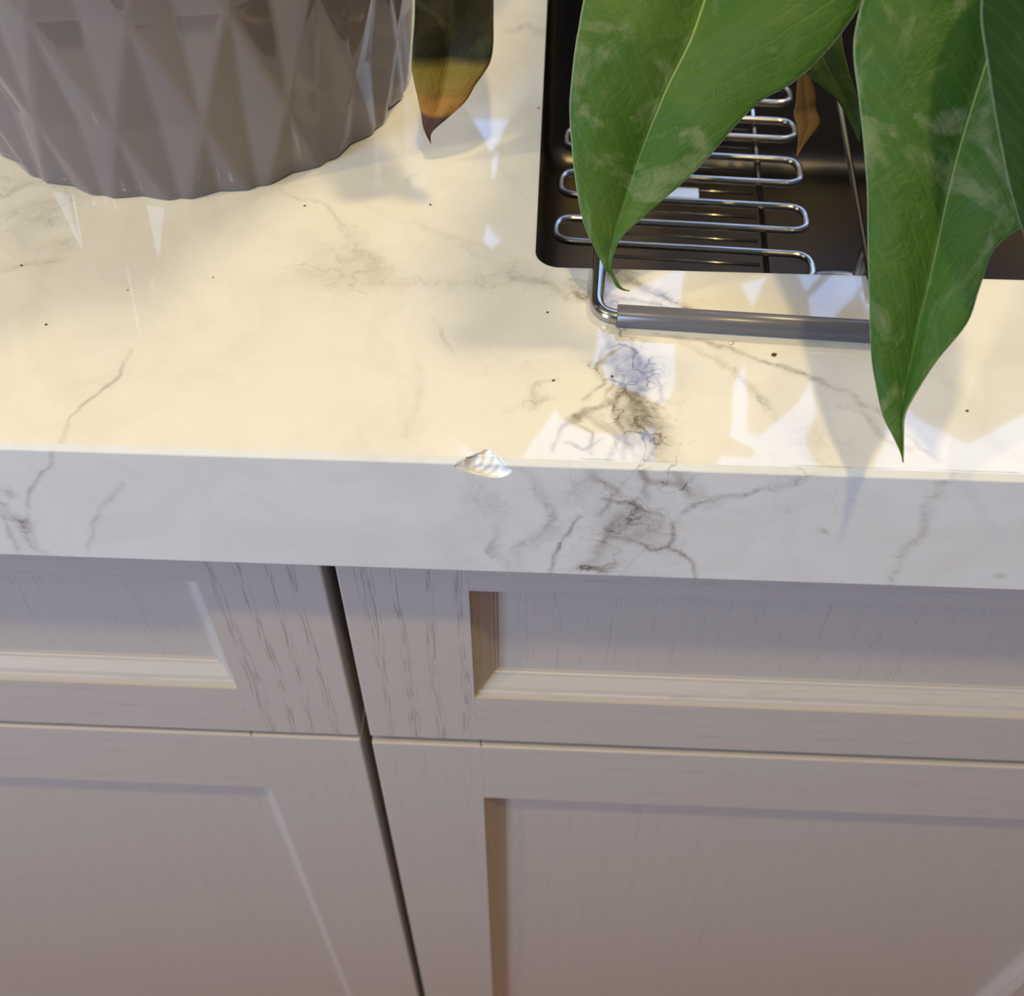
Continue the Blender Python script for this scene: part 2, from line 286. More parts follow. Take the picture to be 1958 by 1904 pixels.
DATA = json.loads(r'''{"leaves":{"sharp_leaf":[[[0.02615,0.06575,0.91276],[0.02615,0.06575,0.91276],[0.02615,0.06575,0.91276]],[[0.02314,0.06529,0.91411],[0.02227,0.06538,0.91444],[0.02344,0.06545,0.91464]],[[0.02069,0.0665,0.91795],[0.01983,0.06648,0.91815],[0.02099,0.06655,0.91835]],[[0.01879,0.06673,0.92106],[0.01779,0.06628,0.92097],[0.01975,0.06673,0.92172]],[[0.01898,0.06829,0.92605],[0.01462,0.06781,0.92667],[0.02054,0.06787,0.92723]],[[0.01998,0.06989,0.93092],[0.01185,0.06882,0.93186],[0.0228,0.06855,0.9324]],[[0.02196,0.07489,0.93664],[0.00908,0.07246,0.93816],[0.02983,0.07146,0.93872]],[[0.02656,0.08358,0.95058],[0.00642,0.07916,0.94938],[0.04426,0.07718,0.95136]],[[0.03088,0.08993,0.96165],[0.00454,0.08718,0.96226],[0.05888,0.08462,0.9677]],[[0.03468,0.09515,0.96993],[0.00486,0.09373,0.97219],[0.07082,0.08725,0.97532]],[[0.03966,0.10051,0.97943],[0.00611,0.0998,0.98211],[0.08107,0.09143,0.9864]],[[0.04333,0.108,0.98837],[0.00893,0.10874,0.99352],[0.0883,0.09873,0.99815]],[[0.04799,0.11664,1.00132],[0.01689,0.11838,1.00879],[0.09003,0.10755,1.01156]],[[0.05248,0.12772,1.0129],[0.03034,0.12927,1.02171],[0.08205,0.12147,1.02386]],[[0.05669,0.14054,1.02236],[0.04804,0.1403,1.02907],[0.06687,0.13758,1.03018]],[[0.05905,0.14848,1.02664],[0.05905,0.14848,1.02664],[0.05905,0.14848,1.02664]]],"long_leaf":[[[0.09346,-0.02199,0.93012],[0.09346,-0.02199,0.93012],[0.09346,-0.02199,0.93012]],[[0.09336,-0.01951,0.93122],[0.09266,-0.01922,0.93149],[0.09364,-0.01942,0.93174]],[[0.09336,-0.01637,0.93285],[0.09134,-0.01617,0.93294],[0.09361,-0.01583,0.93428]],[[0.09342,-0.01166,0.93583],[0.08891,-0.01155,0.93552],[0.09379,-0.01204,0.93722]],[[0.09398,-0.00645,0.93934],[0.08739,-0.00678,0.93881],[0.09586,-0.00842,0.94098]],[[0.09577,0.00084,0.94474],[0.08547,0.00041,0.94473],[0.10082,-0.00276,0.94863]],[[0.09722,0.00819,0.9519],[0.08451,0.00691,0.95075],[0.10694,0.00237,0.95693]],[[0.09885,0.01444,0.95903],[0.08362,0.01462,0.95835],[0.10915,0.00816,0.96394]],[[0.10049,0.02156,0.9662],[0.08283,0.02313,0.96612],[0.11227,0.01471,0.9714]],[[0.10182,0.02881,0.97398],[0.08199,0.03163,0.97463],[0.11982,0.0181,0.97815]],[[0.10357,0.03626,0.98306],[0.08049,0.0395,0.98267],[0.12394,0.02418,0.98696]],[[0.10575,0.04321,0.99151],[0.07836,0.04814,0.99162],[0.12635,0.03114,0.99564]],[[0.1082,0.05005,1.00054],[0.07633,0.0558,0.99956],[0.12841,0.03843,1.00526]],[[0.10988,0.05588,1.00782],[0.07666,0.06124,1.00513],[0.12852,0.04644,1.01549]],[[0.11175,0.06252,1.01653],[0.07959,0.06761,1.01359],[0.1276,0.05471,1.02531]],[[0.11413,0.07053,1.02817],[0.08914,0.07454,1.02737],[0.12399,0.06455,1.03542]],[[0.11624,0.07721,1.03756],[0.10279,0.07834,1.03927],[0.11915,0.07352,1.04345]],[[0.11645,0.07841,1.04287],[0.11645,0.07841,1.04287],[0.11645,0.07841,1.04287]]],"right_leaf":[[[0.1137,-0.02174,0.98059],[0.1137,-0.02174,0.98059],[0.1137,-0.02174,0.98059]],[[0.11372,-0.01826,0.98369],[0.11181,-0.01821,0.98358],[0.11414,-0.01862,0.98474]],[[0.11439,-0.01098,0.98965],[0.10768,-0.01161,0.9892],[0.11772,-0.01405,0.99349]],[[0.11552,-0.00238,0.99747],[0.10315,-0.00147,0.99717],[0.12315,-0.0077,1.004]],[[0.1159,0.00669,1.00752],[0.09951,0.00889,1.00639],[0.12632,0.00039,1.01537]],[[0.11677,0.01645,1.01819],[0.09636,0.01998,1.01643],[0.12878,0.00901,1.02597]],[[0.11783,0.02646,1.02851],[0.09435,0.03078,1.02598],[0.12975,0.01867,1.03573]],[[0.11981,0.0369,1.03957],[0.09751,0.04174,1.0394],[0.12731,0.03071,1.04537]],[[0.12335,0.04873,1.04787],[0.11158,0.0502,1.05029],[0.12645,0.04422,1.05258]],[[0.12548,0.05448,1.0511],[0.12548,0.05448,1.0511],[0.12548,0.05448,1.0511]]],"yellow_tip":[[[-0.04673,0.15316,0.91],[-0.04673,0.15316,0.91],[-0.04673,0.15316,0.91]],[[-0.04711,0.15169,0.91488],[-0.04803,0.1511,0.915],[-0.04633,0.15188,0.915]],[[-0.0466,0.14928,0.91961],[-0.04873,0.14926,0.92],[-0.04309,0.1495,0.92]],[[-0.04398,0.14888,0.92419],[-0.04923,0.14978,0.925],[-0.03746,0.14992,0.925]],[[-0.042,0.15149,0.92941],[-0.05001,0.14968,0.93067],[-0.03205,0.14973,0.93067]],[[-0.04056,0.15112,0.93479],[-0.0507,0.149,0.93633],[-0.02886,0.14994,0.93633]],[[-0.03913,0.15518,0.94004],[-0.05156,0.15027,0.942],[-0.02422,0.15291,0.942]],[[-0.0379,0.1576,0.94667],[-0.05112,0.15242,0.94867],[-0.02244,0.15292,0.94867]],[[-0.03727,0.1627,0.95333],[-0.05049,0.15808,0.95533],[-0.02252,0.15928,0.95533]],[[-0.03768,0.17637,0.96001],[-0.05101,0.17147,0.962],[-0.02344,0.17468,0.962]],[[-0.03853,0.1924,0.96959],[-0.05087,0.18771,0.97133],[-0.02678,0.19309,0.97133]],[[-0.03967,0.21248,0.97967],[-0.04805,0.21423,0.98067],[-0.03365,0.21484,0.98067]],[[-0.04004,0.21786,0.99],[-0.04004,0.21786,0.99],[-0.04004,0.21786,0.99]]],"dark_leaf":[[[0.10994,0.13987,0.9231],[0.10994,0.13987,0.9231],[0.10994,0.13987,0.9231]],[[0.10826,0.14378,0.92798],[0.10666,0.14351,0.92748],[0.10945,0.14364,0.92913]],[[0.10486,0.14855,0.9337],[0.10115,0.14881,0.93387],[0.10743,0.14811,0.93583]],[[0.09975,0.15339,0.93889],[0.09495,0.15241,0.93732],[0.10385,0.15273,0.94232]],[[0.09452,0.1588,0.94511],[0.08716,0.15673,0.94173],[0.10097,0.15692,0.94876]],[[0.0894,0.16717,0.95191],[0.07963,0.16384,0.94663],[0.09821,0.16469,0.9571]],[[0.08384,0.17564,0.9609],[0.07216,0.17366,0.95786],[0.0923,0.17376,0.96741]],[[0.07833,0.18313,0.97023],[0.06818,0.18269,0.97023],[0.0852,0.18192,0.97619]],[[0.07256,0.18876,0.98015],[0.07256,0.18876,0.98015],[0.07256,0.18876,0.98015]]],"dry_leaf":[[[0.09532,0.16596,0.90009],[0.09532,0.16596,0.90009],[0.09532,0.16596,0.90009]],[[0.09671,0.16892,0.90517],[0.09538,0.16873,0.90456],[0.09876,0.16866,0.90584]],[[0.09864,0.17172,0.91029],[0.09464,0.17166,0.9091],[0.10252,0.17116,0.91162]],[[0.09756,0.17434,0.91428],[0.09275,0.17462,0.91333],[0.10055,0.1744,0.9163]],[[0.09577,0.17405,0.91987],[0.09241,0.17382,0.91862],[0.09928,0.1741,0.92209]],[[0.09366,0.17498,0.92784],[0.09147,0.17476,0.92686],[0.09595,0.17486,0.92902]],[[0.09173,0.17561,0.93576],[0.09173,0.17561,0.93576],[0.09173,0.17561,0.93576]]],"m_a":[[[-0.01756,0.16803,1.1],[-0.01756,0.16803,1.1],[-0.01756,0.16803,1.1]],[[-0.021,0.18112,1.10174],[-0.03086,0.17878,1.1],[-0.01245,0.18148,1.1]],[[-0.02544,0.21268,1.104],[-0.05571,0.20324,1.1],[0.00484,0.21811,1.1]],[[-0.0257,0.24801,1.10525],[-0.07381,0.23719,1.10125],[0.02481,0.25373,1.10125]],[[-0.01972,0.28916,1.109],[-0.09122,0.28132,1.105],[0.03054,0.29132,1.105]],[[-0.0165,0.33368,1.11275],[-0.08354,0.3308,1.10875],[0.03043,0.3357,1.10875]],[[-0.01321,0.39115,1.119],[-0.0445,0.37838,1.115],[0.02762,0.38716,1.115]],[[-0.00542,0.44402,1.12491],[-0.02017,0.43712,1.1225],[0.01329,0.44482,1.1225]],[[0.00139,0.49464,1.13],[0.00139,0.49464,1.13],[0.00139,0.49464,1.13]]],"m_b":[[[0.08176,0.16673,1.1],[0.08176,0.16673,1.1],[0.08176,0.16673,1.1]],[[0.08047,0.18165,1.1031],[0.06174,0.18085,1.1],[0.0948,0.18418,1.1]],[[0.0836,0.21737,1.10381],[0.06326,0.21649,1.1],[0.10458,0.21215,1.1]],[[0.08882,0.24583,1.1059],[0.07439,0.24304,1.10286],[0.10922,0.24671,1.10286]],[[0.09465,0.2776,1.11088],[0.07741,0.27918,1.10714],[0.1215,0.27875,1.10714]],[[0.09995,0.32139,1.11516],[0.0834,0.32068,1.11143],[0.12972,0.32267,1.11143]],[[0.10393,0.36895,1.11811],[0.09005,0.36835,1.11571],[0.12129,0.36969,1.11571]],[[0.1078,0.41479,1.12],[0.1078,0.41479,1.12],[0.1078,0.41479,1.12]]],"m_c":[[[0.12228,0.21428,1.11],[0.12228,0.21428,1.11],[0.12228,0.21428,1.11]],[[0.12313,0.22254,1.11142],[0.11566,0.21932,1.11],[0.13175,0.22498,1.11]],[[0.12906,0.24181,1.11246],[0.11838,0.24136,1.11],[0.1462,0.2404,1.11]],[[0.1392,0.26953,1.11834],[0.12048,0.27101,1.115],[0.15972,0.27042,1.115]],[[0.14837,0.31338,1.1232],[0.12687,0.31246,1.12],[0.16657,0.31416,1.12]],[[0.15825,0.36717,1.1324],[0.1407,0.36642,1.13],[0.1723,0.36777,1.13]],[[0.16709,0.42613,1.14],[0.16709,0.42613,1.14],[0.16709,0.42613,1.14]]],"m_d":[[[0.16716,0.18757,1.12],[0.16716,0.18757,1.12],[0.16716,0.18757,1.12]],[[0.16924,0.20132,1.12272],[0.15471,0.20269,1.12],[0.18463,0.20199,1.12]],[[0.17351,0.21968,1.124],[0.15143,0.22286,1.12],[0.19613,0.22065,1.12]],[[0.1809,0.25023,1.12848],[0.16213,0.24942,1.125],[0.20202,0.24678,1.125]],[[0.18943,0.28745,1.13373],[0.16498,0.28639,1.13],[0.21062,0.28836,1.13]],[[0.20143,0.33833,1.14293],[0.18072,0.33744,1.14],[0.2187,0.33907,1.14]],[[0.21622,0.39411,1.15],[0.21622,0.39411,1.15],[0.21622,0.39411,1.15]]],"m_e":[[[0.24439,0.22272,1.12],[0.24439,0.22272,1.12],[0.24439,0.22272,1.12]],[[0.24674,0.23322,1.12334],[0.22872,0.23371,1.12],[0.2676,0.23833,1.12]],[[0.25111,0.25268,1.124],[0.21495,0.24895,1.12],[0.2958,0.25899,1.12]],[[0.26212,0.29471,1.129],[0.21004,0.29247,1.125],[0.31744,0.29709,1.125]],[[0.27628,0.35083,1.134],[0.22117,0.34846,1.13],[0.33484,0.35334,1.13]],[[0.2949,0.41969,1.144],[0.2469,0.41763,1.14],[0.34289,0.42175,1.14]],[[0.31845,0.51057,1.15],[0.31845,0.51057,1.15],[0.31845,0.51057,1.15]]],"m_f":[[[-0.07805,0.28099,1.1],[-0.07805,0.28099,1.1],[-0.07805,0.28099,1.1]],[[-0.07672,0.30035,1.10267],[-0.09285,0.29966,1.1],[-0.0606,0.30104,1.1]],[[-0.07629,0.33073,1.104],[-0.10948,0.3293,1.1],[-0.05036,0.32153,1.1]],[[-0.07534,0.35918,1.10114],[-0.11949,0.35729,1.09714],[-0.04732,0.35765,1.09714]],[[-0.07413,0.3872,1.09686],[-0.11919,0.38526,1.09286],[-0.04227,0.37713,1.09286]],[[-0.0734,0.42277,1.09257],[-0.11256,0.42108,1.08857],[-0.04152,0.42722,1.08857]],[[-0.07267,0.4607,1.08829],[-0.10196,0.45944,1.08429],[-0.0463,0.46183,1.08429]],[[-0.07359,0.52272,1.08],[-0.07359,0.52272,1.08],[-0.07359,0.52272,1.08]]],"m_g":[[[-0.02308,0.37075,1.1],[-0.02308,0.37075,1.1],[-0.02308,0.37075,1.1]],[[-0.02552,0.38764,1.1024],[-0.03932,0.38418,1.1],[-0.00808,0.38839,1.1]],[[-0.02524,0.42325,1.10361],[-0.04646,0.41625,1.1],[0.00174,0.42441,1.1]],[[-0.02136,0.46479,1.10149],[-0.03945,0.45424,1.098],[0.00838,0.46607,1.098]],[[-0.01883,0.49906,1.09715],[-0.03711,0.49827,1.094],[0.00783,0.5002,1.094]],[[-0.01663,0.5503,1.09],[-0.01663,0.5503,1.09],[-0.01663,0.5503,1.09]]],"m_h":[[[0.05406,0.37492,1.14],[0.05406,0.37492,1.14],[0.05406,0.37492,1.14]],[[0.05829,0.39782,1.14348],[0.0363,0.39112,1.14],[0.08388,0.39892,1.14]],[[0.06347,0.44627,1.144],[0.02542,0.44464,1.14],[0.10532,0.44807,1.14]],[[0.06909,0.49884,1.144],[0.02546,0.49697,1.14],[0.10875,0.50055,1.14]],[[0.07607,0.57881,1.14],[0.07607,0.57881,1.14],[0.07607,0.57881,1.14]]]},"veins_top":[[[[-0.14493,0.00242],[-0.14577,0.01293],[-0.142,0.02221],[-0.13576,0.02953],[-0.13524,0.0368],[-0.13432,0.04479]],0.55,0.5],[[[-0.14714,0.02549],[-0.14093,0.03291],[-0.13455,0.04053]],5,0.081],[[[-0.13452,0.04553],[-0.12266,0.04782],[-0.1173,0.03635]],7,0.037],[[[-0.20266,0.11231],[-0.19271,0.11758],[-0.18506,0.12449],[-0.17776,0.13322]],5,0.248],[[[-0.19666,0.10623],[-0.18868,0.11131],[-0.17766,0.11338]],4,0.217],[[[-0.1785,0.0947],[-0.17543,0.1]],3,0.186],[[[-0.20671,0.1354],[-0.19329,0.13771],[-0.17954,0.13246]],4,0.217],[[[-0.19213,0.08229],[-0.18259,0.08708],[-0.17476,0.09186]],1.5,0.18],[[[-0.19295,0.10954],[-0.18776,0.0913]],4,0.112],[[[-0.20718,0.1252],[-0.19903,0.1306],[-0.19075,0.13609]],2,0.35],[[[-0.18824,0.11293],[-0.1813,0.09458],[-0.17105,0.06089]],2,0.08],[[[-0.10323,0.13574],[-0.10047,0.13146],[-0.09319,0.12943],[-0.08385,0.12652],[-0.07743,0.11609],[-0.07302,0.10532]],0.6,0.3],[[[-0.07602,0.11298],[-0.0673,0.09797],[-0.06028,0.08651],[-0.05586,0.08014]],4,0.223],[[[-0.0831,0.09135],[-0.07347,0.08884],[-0.06355,0.0835]],8,0.223],[[[-0.08625,0.08253],[-0.08277,0.08932]],4,0.136],[[[-0.07764,0.08005],[-0.06473,0.07863]],6,0.136],[[[-0.07796,0.10665],[-0.08381,0.09577],[-0.0874,0.08391]],3,0.05],[[[-0.05957,0.08083],[-0.04678,0.07997],[-0.03439,0.08333],[-0.02188,0.08672]],4.5,0.161],[[[-0.0218,0.08529],[-0.01473,0.08991],[-0.00734,0.08792],[5e-05,0.08339],[0.00731,0.07949],[0.01448,0.07841]],5,0.211],[[[-0.01102,0.08863],[-0.00179,0.08473],[0.00464,0.07799]],2,0.25],[[[-0.03811,0.06393],[-0.03482,0.05621],[-0.03067,0.04748]],0.6,0.28],[[[-0.04136,0.04329],[-0.03921,0.00869]],2,0.09],[[[-0.10579,0.06639],[-0.12316,0.04984],[-0.14624,0.05142]],6,0.031],[[[0.01812,0.08417],[0.02362,0.08868],[0.0299,0.08609],[0.03422,0.08065],[0.04455,0.07339]],3,0.6],[[[0.02095,0.0929],[0.0273,0.09027],[0.03337,0.08201]],3,0.55],[[[0.01449,0.0798],[0.02516,0.07611],[0.03389,0.07185],[0.04789,0.07029]],1.6,0.5],[[[0.00726,0.08512],[0.01628,0.07932],[0.02241,0.0719]],3,0.5],[[[0.02325,0.06924],[0.03194,0.06641]],4,0.186],[[[0.036,0.05925],[0.04879,0.05722],[0.06034,0.05214],[0.07155,0.04617],[0.08121,0.04318],[0.08868,0.03728],[0.09328,0.03512]],0.8,0.6],[[[0.09321,0.03465],[0.10026,0.02802],[0.10433,0.02367]],2.4,0.28],[[[0.04356,0.05572],[0.05488,0.04743],[0.06241,0.03805],[0.06806,0.02893],[0.07055,0.02222]],1.3,0.3],[[[0.09053,0.0276],[0.09827,0.02566],[0.10277,0.01479],[0.10977,0.01037]],1.2,0.3],[[[0.01786,0.05847],[0.02149,0.04847],[0.0246,0.03642],[0.02211,0.02695],[0.01427,0.02205],[0.00703,0.01837]],1.2,0.55],[[[0.02477,0.05877],[0.02871,0.0463],[0.03165,0.03435],[0.03067,0.02051],[0.03208,0.00324]],4.5,0.7],[[[0.02729,0.0563],[0.03066,0.03908]],1,0.6],[[[0.02013,0.03623],[0.02737,0.02902],[0.032,0.02169],[0.02538,0.01474],[0.02352,0.00287]],1,0.6],[[[0.01885,0.00162],[0.02245,0.01134],[0.01265,0.02198],[0.00548,0.01454],[0.00324,0.00622]],0.9,0.5],[[[0.02612,0.04373],[0.02984,0.02959],[0.03099,0.01608],[0.03209,0.00366]],6,0.55],[[[0.02507,0.03525],[0.03239,0.03203],[0.03115,0.02053]],3,0.7],[[[0.01435,0.04323],[0.02027,0.04594],[0.02516,0.03884]],1.4,0.6],[[[0.0204,0.05473],[0.01603,0.0433],[0.01762,0.03375],[0.01266,0.02655]],0.7,0.6],[[[0.02886,0.05129],[0.02275,0.04359],[0.01921,0.02914],[0.02391,0.02022]],0.7,0.6],[[[0.03293,0.04648],[0.0366,0.03457],[0.03365,0.02289]],0.7,0.5],[[[0.00945,0.01736],[0.01582,0.01323],[0.0142,0.00457]],0.7,0.6],[[[0.02587,0.0341],[0.02073,0.02233],[0.02603,0.00934]],0.8,0.6],[[[0.02932,0.01381],[0.03469,0.00971],[0.03128,0.00278]],0.7,0.6],[[[0.00713,0.00853],[0.01264,0.00662],[0.01897,0.01119]],0.6,0.5],[[[0.01748,0.01994],[0.02218,0.0135],[0.02747,0.00514]],1,0.5],[[[0.02314,0.06391],[0.02466,0.05364]],4,0.217],[[[-0.00685,0.02456],[-0.0005,0.03109],[0.00474,0.0332]],2,0.3],[[[-0.00511,0.02122],[-0.00201,0.02592],[0.00286,0.02728]],1,0.28],[[[-0.01927,0.04178],[-0.00759,0.04474],[0.00258,0.04272]],8,0.074],[[[0.07273,0.0135],[0.08163,0.00959],[0.09137,0.01215]],8,0.093],[[[0.10951,0.01726],[0.11299,0.01094],[0.11759,0.00691]],0.8,0.3],[[[0.13213,0.03399],[0.12493,0.03836],[0.12528,0.04799]],3,0.074],[[[-0.03791,0.10377],[-0.02833,0.10115],[-0.01885,0.09856]],2,0.12],[[[-0.0336,0.17927],[-0.02004,0.16114],[-0.01083,0.13364]],2,0.1],[[[-0.02023,0.26174],[-0.01331,0.26689],[-0.0036,0.25765]],2,0.2],[[[-0.06888,0.12453],[-0.03842,0.1099],[-0.019,0.10155]],1,0.1],[[[-0.00853,0.07057],[-0.02532,0.05661],[-0.02767,0.04142]],6,0.05]],"veins_front":[[[[-0.14714,0.90067],[-0.15023,0.89371],[-0.15983,0.88221],[-0.1647,0.87297]],0.8,0.45],[[[-0.1647,0.87297],[-0.16837,0.86341],[-0.16886,0.85076]],0.6,0.25],[[[-0.17286,0.87386],[-0.16978,0.86334],[-0.17158,0.8506]],2.2,0.4],[[[-0.17445,0.86716],[-0.17626,0.84744]],0.9,0.4],[[[-0.1535,0.8458],[-0.14602,0.86188],[-0.13856,0.87563],[-0.13011,0.88494]],0.8,0.25],[[[-0.16752,0.87929],[-0.1651,0.87426]],2,0.25],[[[0.02321,0.90317],[0.02726,0.89896],[0.03306,0.89499],[0.03707,0.89255],[0.04098,0.89129],[0.04453,0.88928]],1.6,0.6],[[[0.03768,0.90386],[0.0411,0.89823],[0.04268,0.89283],[0.04522,0.88882]],2,0.65],[[[0.01802,0.8857],[0.02382,0.88299],[0.02862,0.88324],[0.03281,0.87965],[0.0378,0.87682]],0.8,0.8],[[[0.02466,0.88454],[0.0272,0.87703],[0.02386,0.86921],[0.02049,0.86248],[0.01572,0.85718],[0.01297,0.85042]],2.5,0.55],[[[0.01175,0.87621],[0.01022,0.87007],[0.00652,0.8617],[0.00469,0.85513],[0.00445,0.84551]],0.8,0.8],[[[0.02017,0.86739],[0.03022,0.86467],[0.03654,0.86005],[0.04138,0.86199],[0.04595,0.85749],[0.04975,0.85429],[0.05184,0.84594]],0.8,0.8],[[[0.04146,0.87467],[0.04266,0.867],[0.04138,0.86199]],0.8,0.75],[[[0.0434,0.87477],[0.0474,0.88421],[0.05629,0.88766],[0.06503,0.89105],[0.07391,0.89367],[0.07851,0.89771]],1.5,0.35],[[[0.02206,0.85153],[0.01508,0.84967],[0.01193,0.84654]],2.2,0.8],[[[-0.0154,0.86868],[-0.01449,0.86053],[-0.01146,0.85421],[-0.00957,0.84969]],2,0.3],[[[-0.00828,0.89818],[-0.00189,0.88914],[0.00024,0.87871],[0.0013,0.86797],[-0.00136,0.8579]],2,0.28],[[[0.11958,0.89974],[0.11682,0.88781],[0.11828,0.87277],[0.11552,0.86146],[0.11628,0.84474]],2,0.25],[[[0.02432,0.88899],[0.02734,0.87126],[0.02337,0.85733]],13,0.3],[[[-0.02182,0.88912],[-0.01399,0.87563]],5,0.15],[[[0.02876,0.87398],[0.03607,0.86636]],6,0.35],[[[0.04601,0.89251],[0.0517,0.88544]],4,0.25],[[[0.01436,0.89692],[0.01933,0.89239],[0.02362,0.88772]],1.2,0.5],[[[0.02099,0.89126],[0.01991,0.8838],[0.01708,0.87728]],1,0.5],[[[0.02974,0.89885],[0.03157,0.88936],[0.03347,0.8845]],0.9,0.45],[[[0.00087,0.87249],[-0.00564,0.85851],[-0.00378,0.84562]],2,0.25],[[[0.09047,0.87151],[0.08766,0.87321]],1,0.4],[[[0.07243,0.87633],[0.07996,0.88689],[0.08876,0.88981]],8,0.1],[[[0.15033,0.85326],[0.14906,0.85202]],1.2,0.4],[[[0.00547,0.88305],[0.00996,0.89071],[0.01429,0.8981]],5,0.2],[[[-0.02671,0.84277],[-0.02949,0.85997],[-0.01233,0.87702]],6,0.06]],"crumbs":[[-0.18542,0.08549,0.9],[-0.16682,0.05496,0.9],[-0.09183,0.12486,0.9],[-0.04516,0.12752,0.9],[-0.00016,0.06823,0.9],[0.02099,0.03818,0.9],[0.00238,0.03547,0.9],[0.13035,0.02749,0.9],[-0.00664,0.19658,0.9],[-0.14449,0.07381,0.9],[-0.11669,0.08179,0.9],[0.0401,0.07266,0.9]],"grain":[[0.07353,0.05046,0.9],[0.06013,0.05567,0.9]],"chip":[[-0.02658,0.0,0.89776],[-0.00938,0.0,0.89695],[-0.01458,0.0,0.89384],[-0.01639,0.0058,0.9]]}''')

# ---------------------------------------------------------------- room shell
def wallbox(name, b, mat):
    bm = bmesh.new(); box(bm, *b); return tag(bm_obj(name, bm, mat), kind='structure')
wallbox('floor', (-2.6, 2.6, -2.6, .72, -.05, 0), M['floor'])
WX0, WX1, WZ0, WZ1 = -.12, .62, 1.14, 1.70                # window opening in the wall behind the sink
bm = bmesh.new()
box(bm, -2.6, WX0, .62, .72, 0, 2.45); box(bm, WX1, 2.6, .62, .72, 0, 2.45)
box(bm, WX0, WX1, .62, .72, 0, WZ0); box(bm, WX0, WX1, .62, .72, WZ1, 2.45)
tag(bm_obj('wall_back', bm, M['plaster']), kind='structure')
win = empty('window_1', ((WX0+WX1)/2, .66, WZ0)); win['kind'] = 'structure'
bm = bmesh.new()
for b in ((WX0, WX1, .63, .67, WZ0, WZ0+.025), (WX0, WX1, .63, .67, WZ1-.025, WZ1), (WX0, WX0+.025, .63, .67, WZ0+.025, WZ1-.025), (WX1-.025, WX1, .63, .67, WZ0+.025, WZ1-.025)): box(bm, *b)
bm_obj('frame', bm, M['frame'], win)
bm = bmesh.new(); box(bm, WX0+.025, WX1-.025, .655, .66, WZ0+.025, WZ1-.025); bm_obj('pane', bm, M['pane'], win)
wallbox('ceiling', (-2.6, 2.6, -2.6, .72, 2.45, 2.5), M['plaster'])

# unseen island added behind the camera to keep the daylight off the lower doors
isl = empty('added_island', (-.6, -1.45, 0)); tag(isl, 'added brown wooden island behind the camera, out of the picture, shading the lower doors', 'island')
bm = bmesh.new(); box(bm, -2.3, 1.1, -1.78, -1.14, .10, .90); box(bm, -2.26, 1.06, -1.74, -1.2, 0, .10); bm_obj('body', bm, M['oak'], isl)
for k in range(7):
    bm = bmesh.new(); x0 = -2.28+k*.483; box(bm, x0, x0+.477, -1.14, -1.122, .11, .885, .002); bm_obj('door', bm, M['oak'], isl)
bm = bmesh.new(); box(bm, -2.34, 1.14, -1.82, -1.10, .90, .93, .003); bm_obj('countertop', bm, M['oak'], isl)

# ---------------------------------------------------------------- worktop
ZT = .9005; ZB = .845
HX0, HX1, HY0, HY1, HR = -.0052, .36, .0925, .47, .0088   # sink cut-out
def seg_field(P, segs, seed=0, warp=1.0):
    X, Y = P[:, 0], P[:, 1]; keep = np.ones(len(X)); smear = np.zeros(len(X))
    wx = (fbm(X*170+seed, Y*170, 5)-.5)*.009*warp; wy = (fbm(X*170+50, Y*170+seed+90, 5)-.5)*.009*warp
    wx2 = (fbm(X*90+seed, Y*90, 2)-.5)*.010; wy2 = (fbm(X*90+50, Y*90+seed+90, 2)-.5)*.010
    for pts, wmm, s in segs:
        pts = np.array(pts); wd = wmm*.001
        k = min(1, .35+wmm*.12)
        x = X+(wx*k if wmm < 1.5 else wx2); y = Y+(wy*k if wmm < 1.5 else wy2)
        bb = (x > pts[:, 0].min()-4*wd-.004) & (x < pts[:, 0].max()+4*wd+.004) & (y > pts[:, 1].min()-4*wd-.004) & (y < pts[:, 1].max()+4*wd+.004)
        if not bb.any(): continue
        xx, yy = x[bb], y[bb]; dmin = np.full(xx.shape, 1e9); tt = np.zeros(xx.shape); n = len(pts)-1
        for i in range(n):
            a, b = pts[i], pts[i+1]; ab = b-a; L2 = max((ab**2).sum(), 1e-12)
            t = np.clip(((xx-a[0])*ab[0]+(yy-a[1])*ab[1])/L2, 0, 1)
            d = np.hypot(xx-a[0]-t*ab[0], yy-a[1]-t*ab[1]); m = d < dmin; dmin = np.where(m, d, dmin); tt = np.where(m, (i+t)/n, tt)
        taper = .45+.55*np.sin(np.pi*np.clip(tt, .04, .96))
        var = .45+1.0*fbm(xx*260+wmm, yy*260, 3) if wmm < 3 else .45+.9*fbm(xx*170, yy*170+wmm, 4)
        wdl = np.maximum(wd*(.55+.9*fbm(xx*(300 if wmm < 3 else 120)+9, yy*(300 if wmm < 3 else 120), 3)), .0003)
        g = np.exp(-(dmin/wdl)**2)
        keep[bb] *= 1-np.clip(s*g*taper*var, 0, .95)
        if wmm > 1.2: smear[bb] = np.maximum(smear[bb], s*np.exp(-(dmin/(wd*1.6))**2))
    return 1-keep, smear
def lines(ranges):
    out = []
    for a, b, st in ranges:
        n = max(1, int(round((b-a)/st))); out += list(np.linspace(a, b, n+1)[:-1])
    out.append(ranges[-1][1]); return np.array(out)
xs = lines([(-1.2, -.30, .09), (-.30, -.25, .004), (-.25, -.034, .0007), (-.034, -.002, .0003), (-.002, .215, .0007), (.215, .30, .004), (.30, 1.2, .06)])
CH = DATA['chip']                                         # left tip, right tip, lowest point, top apex
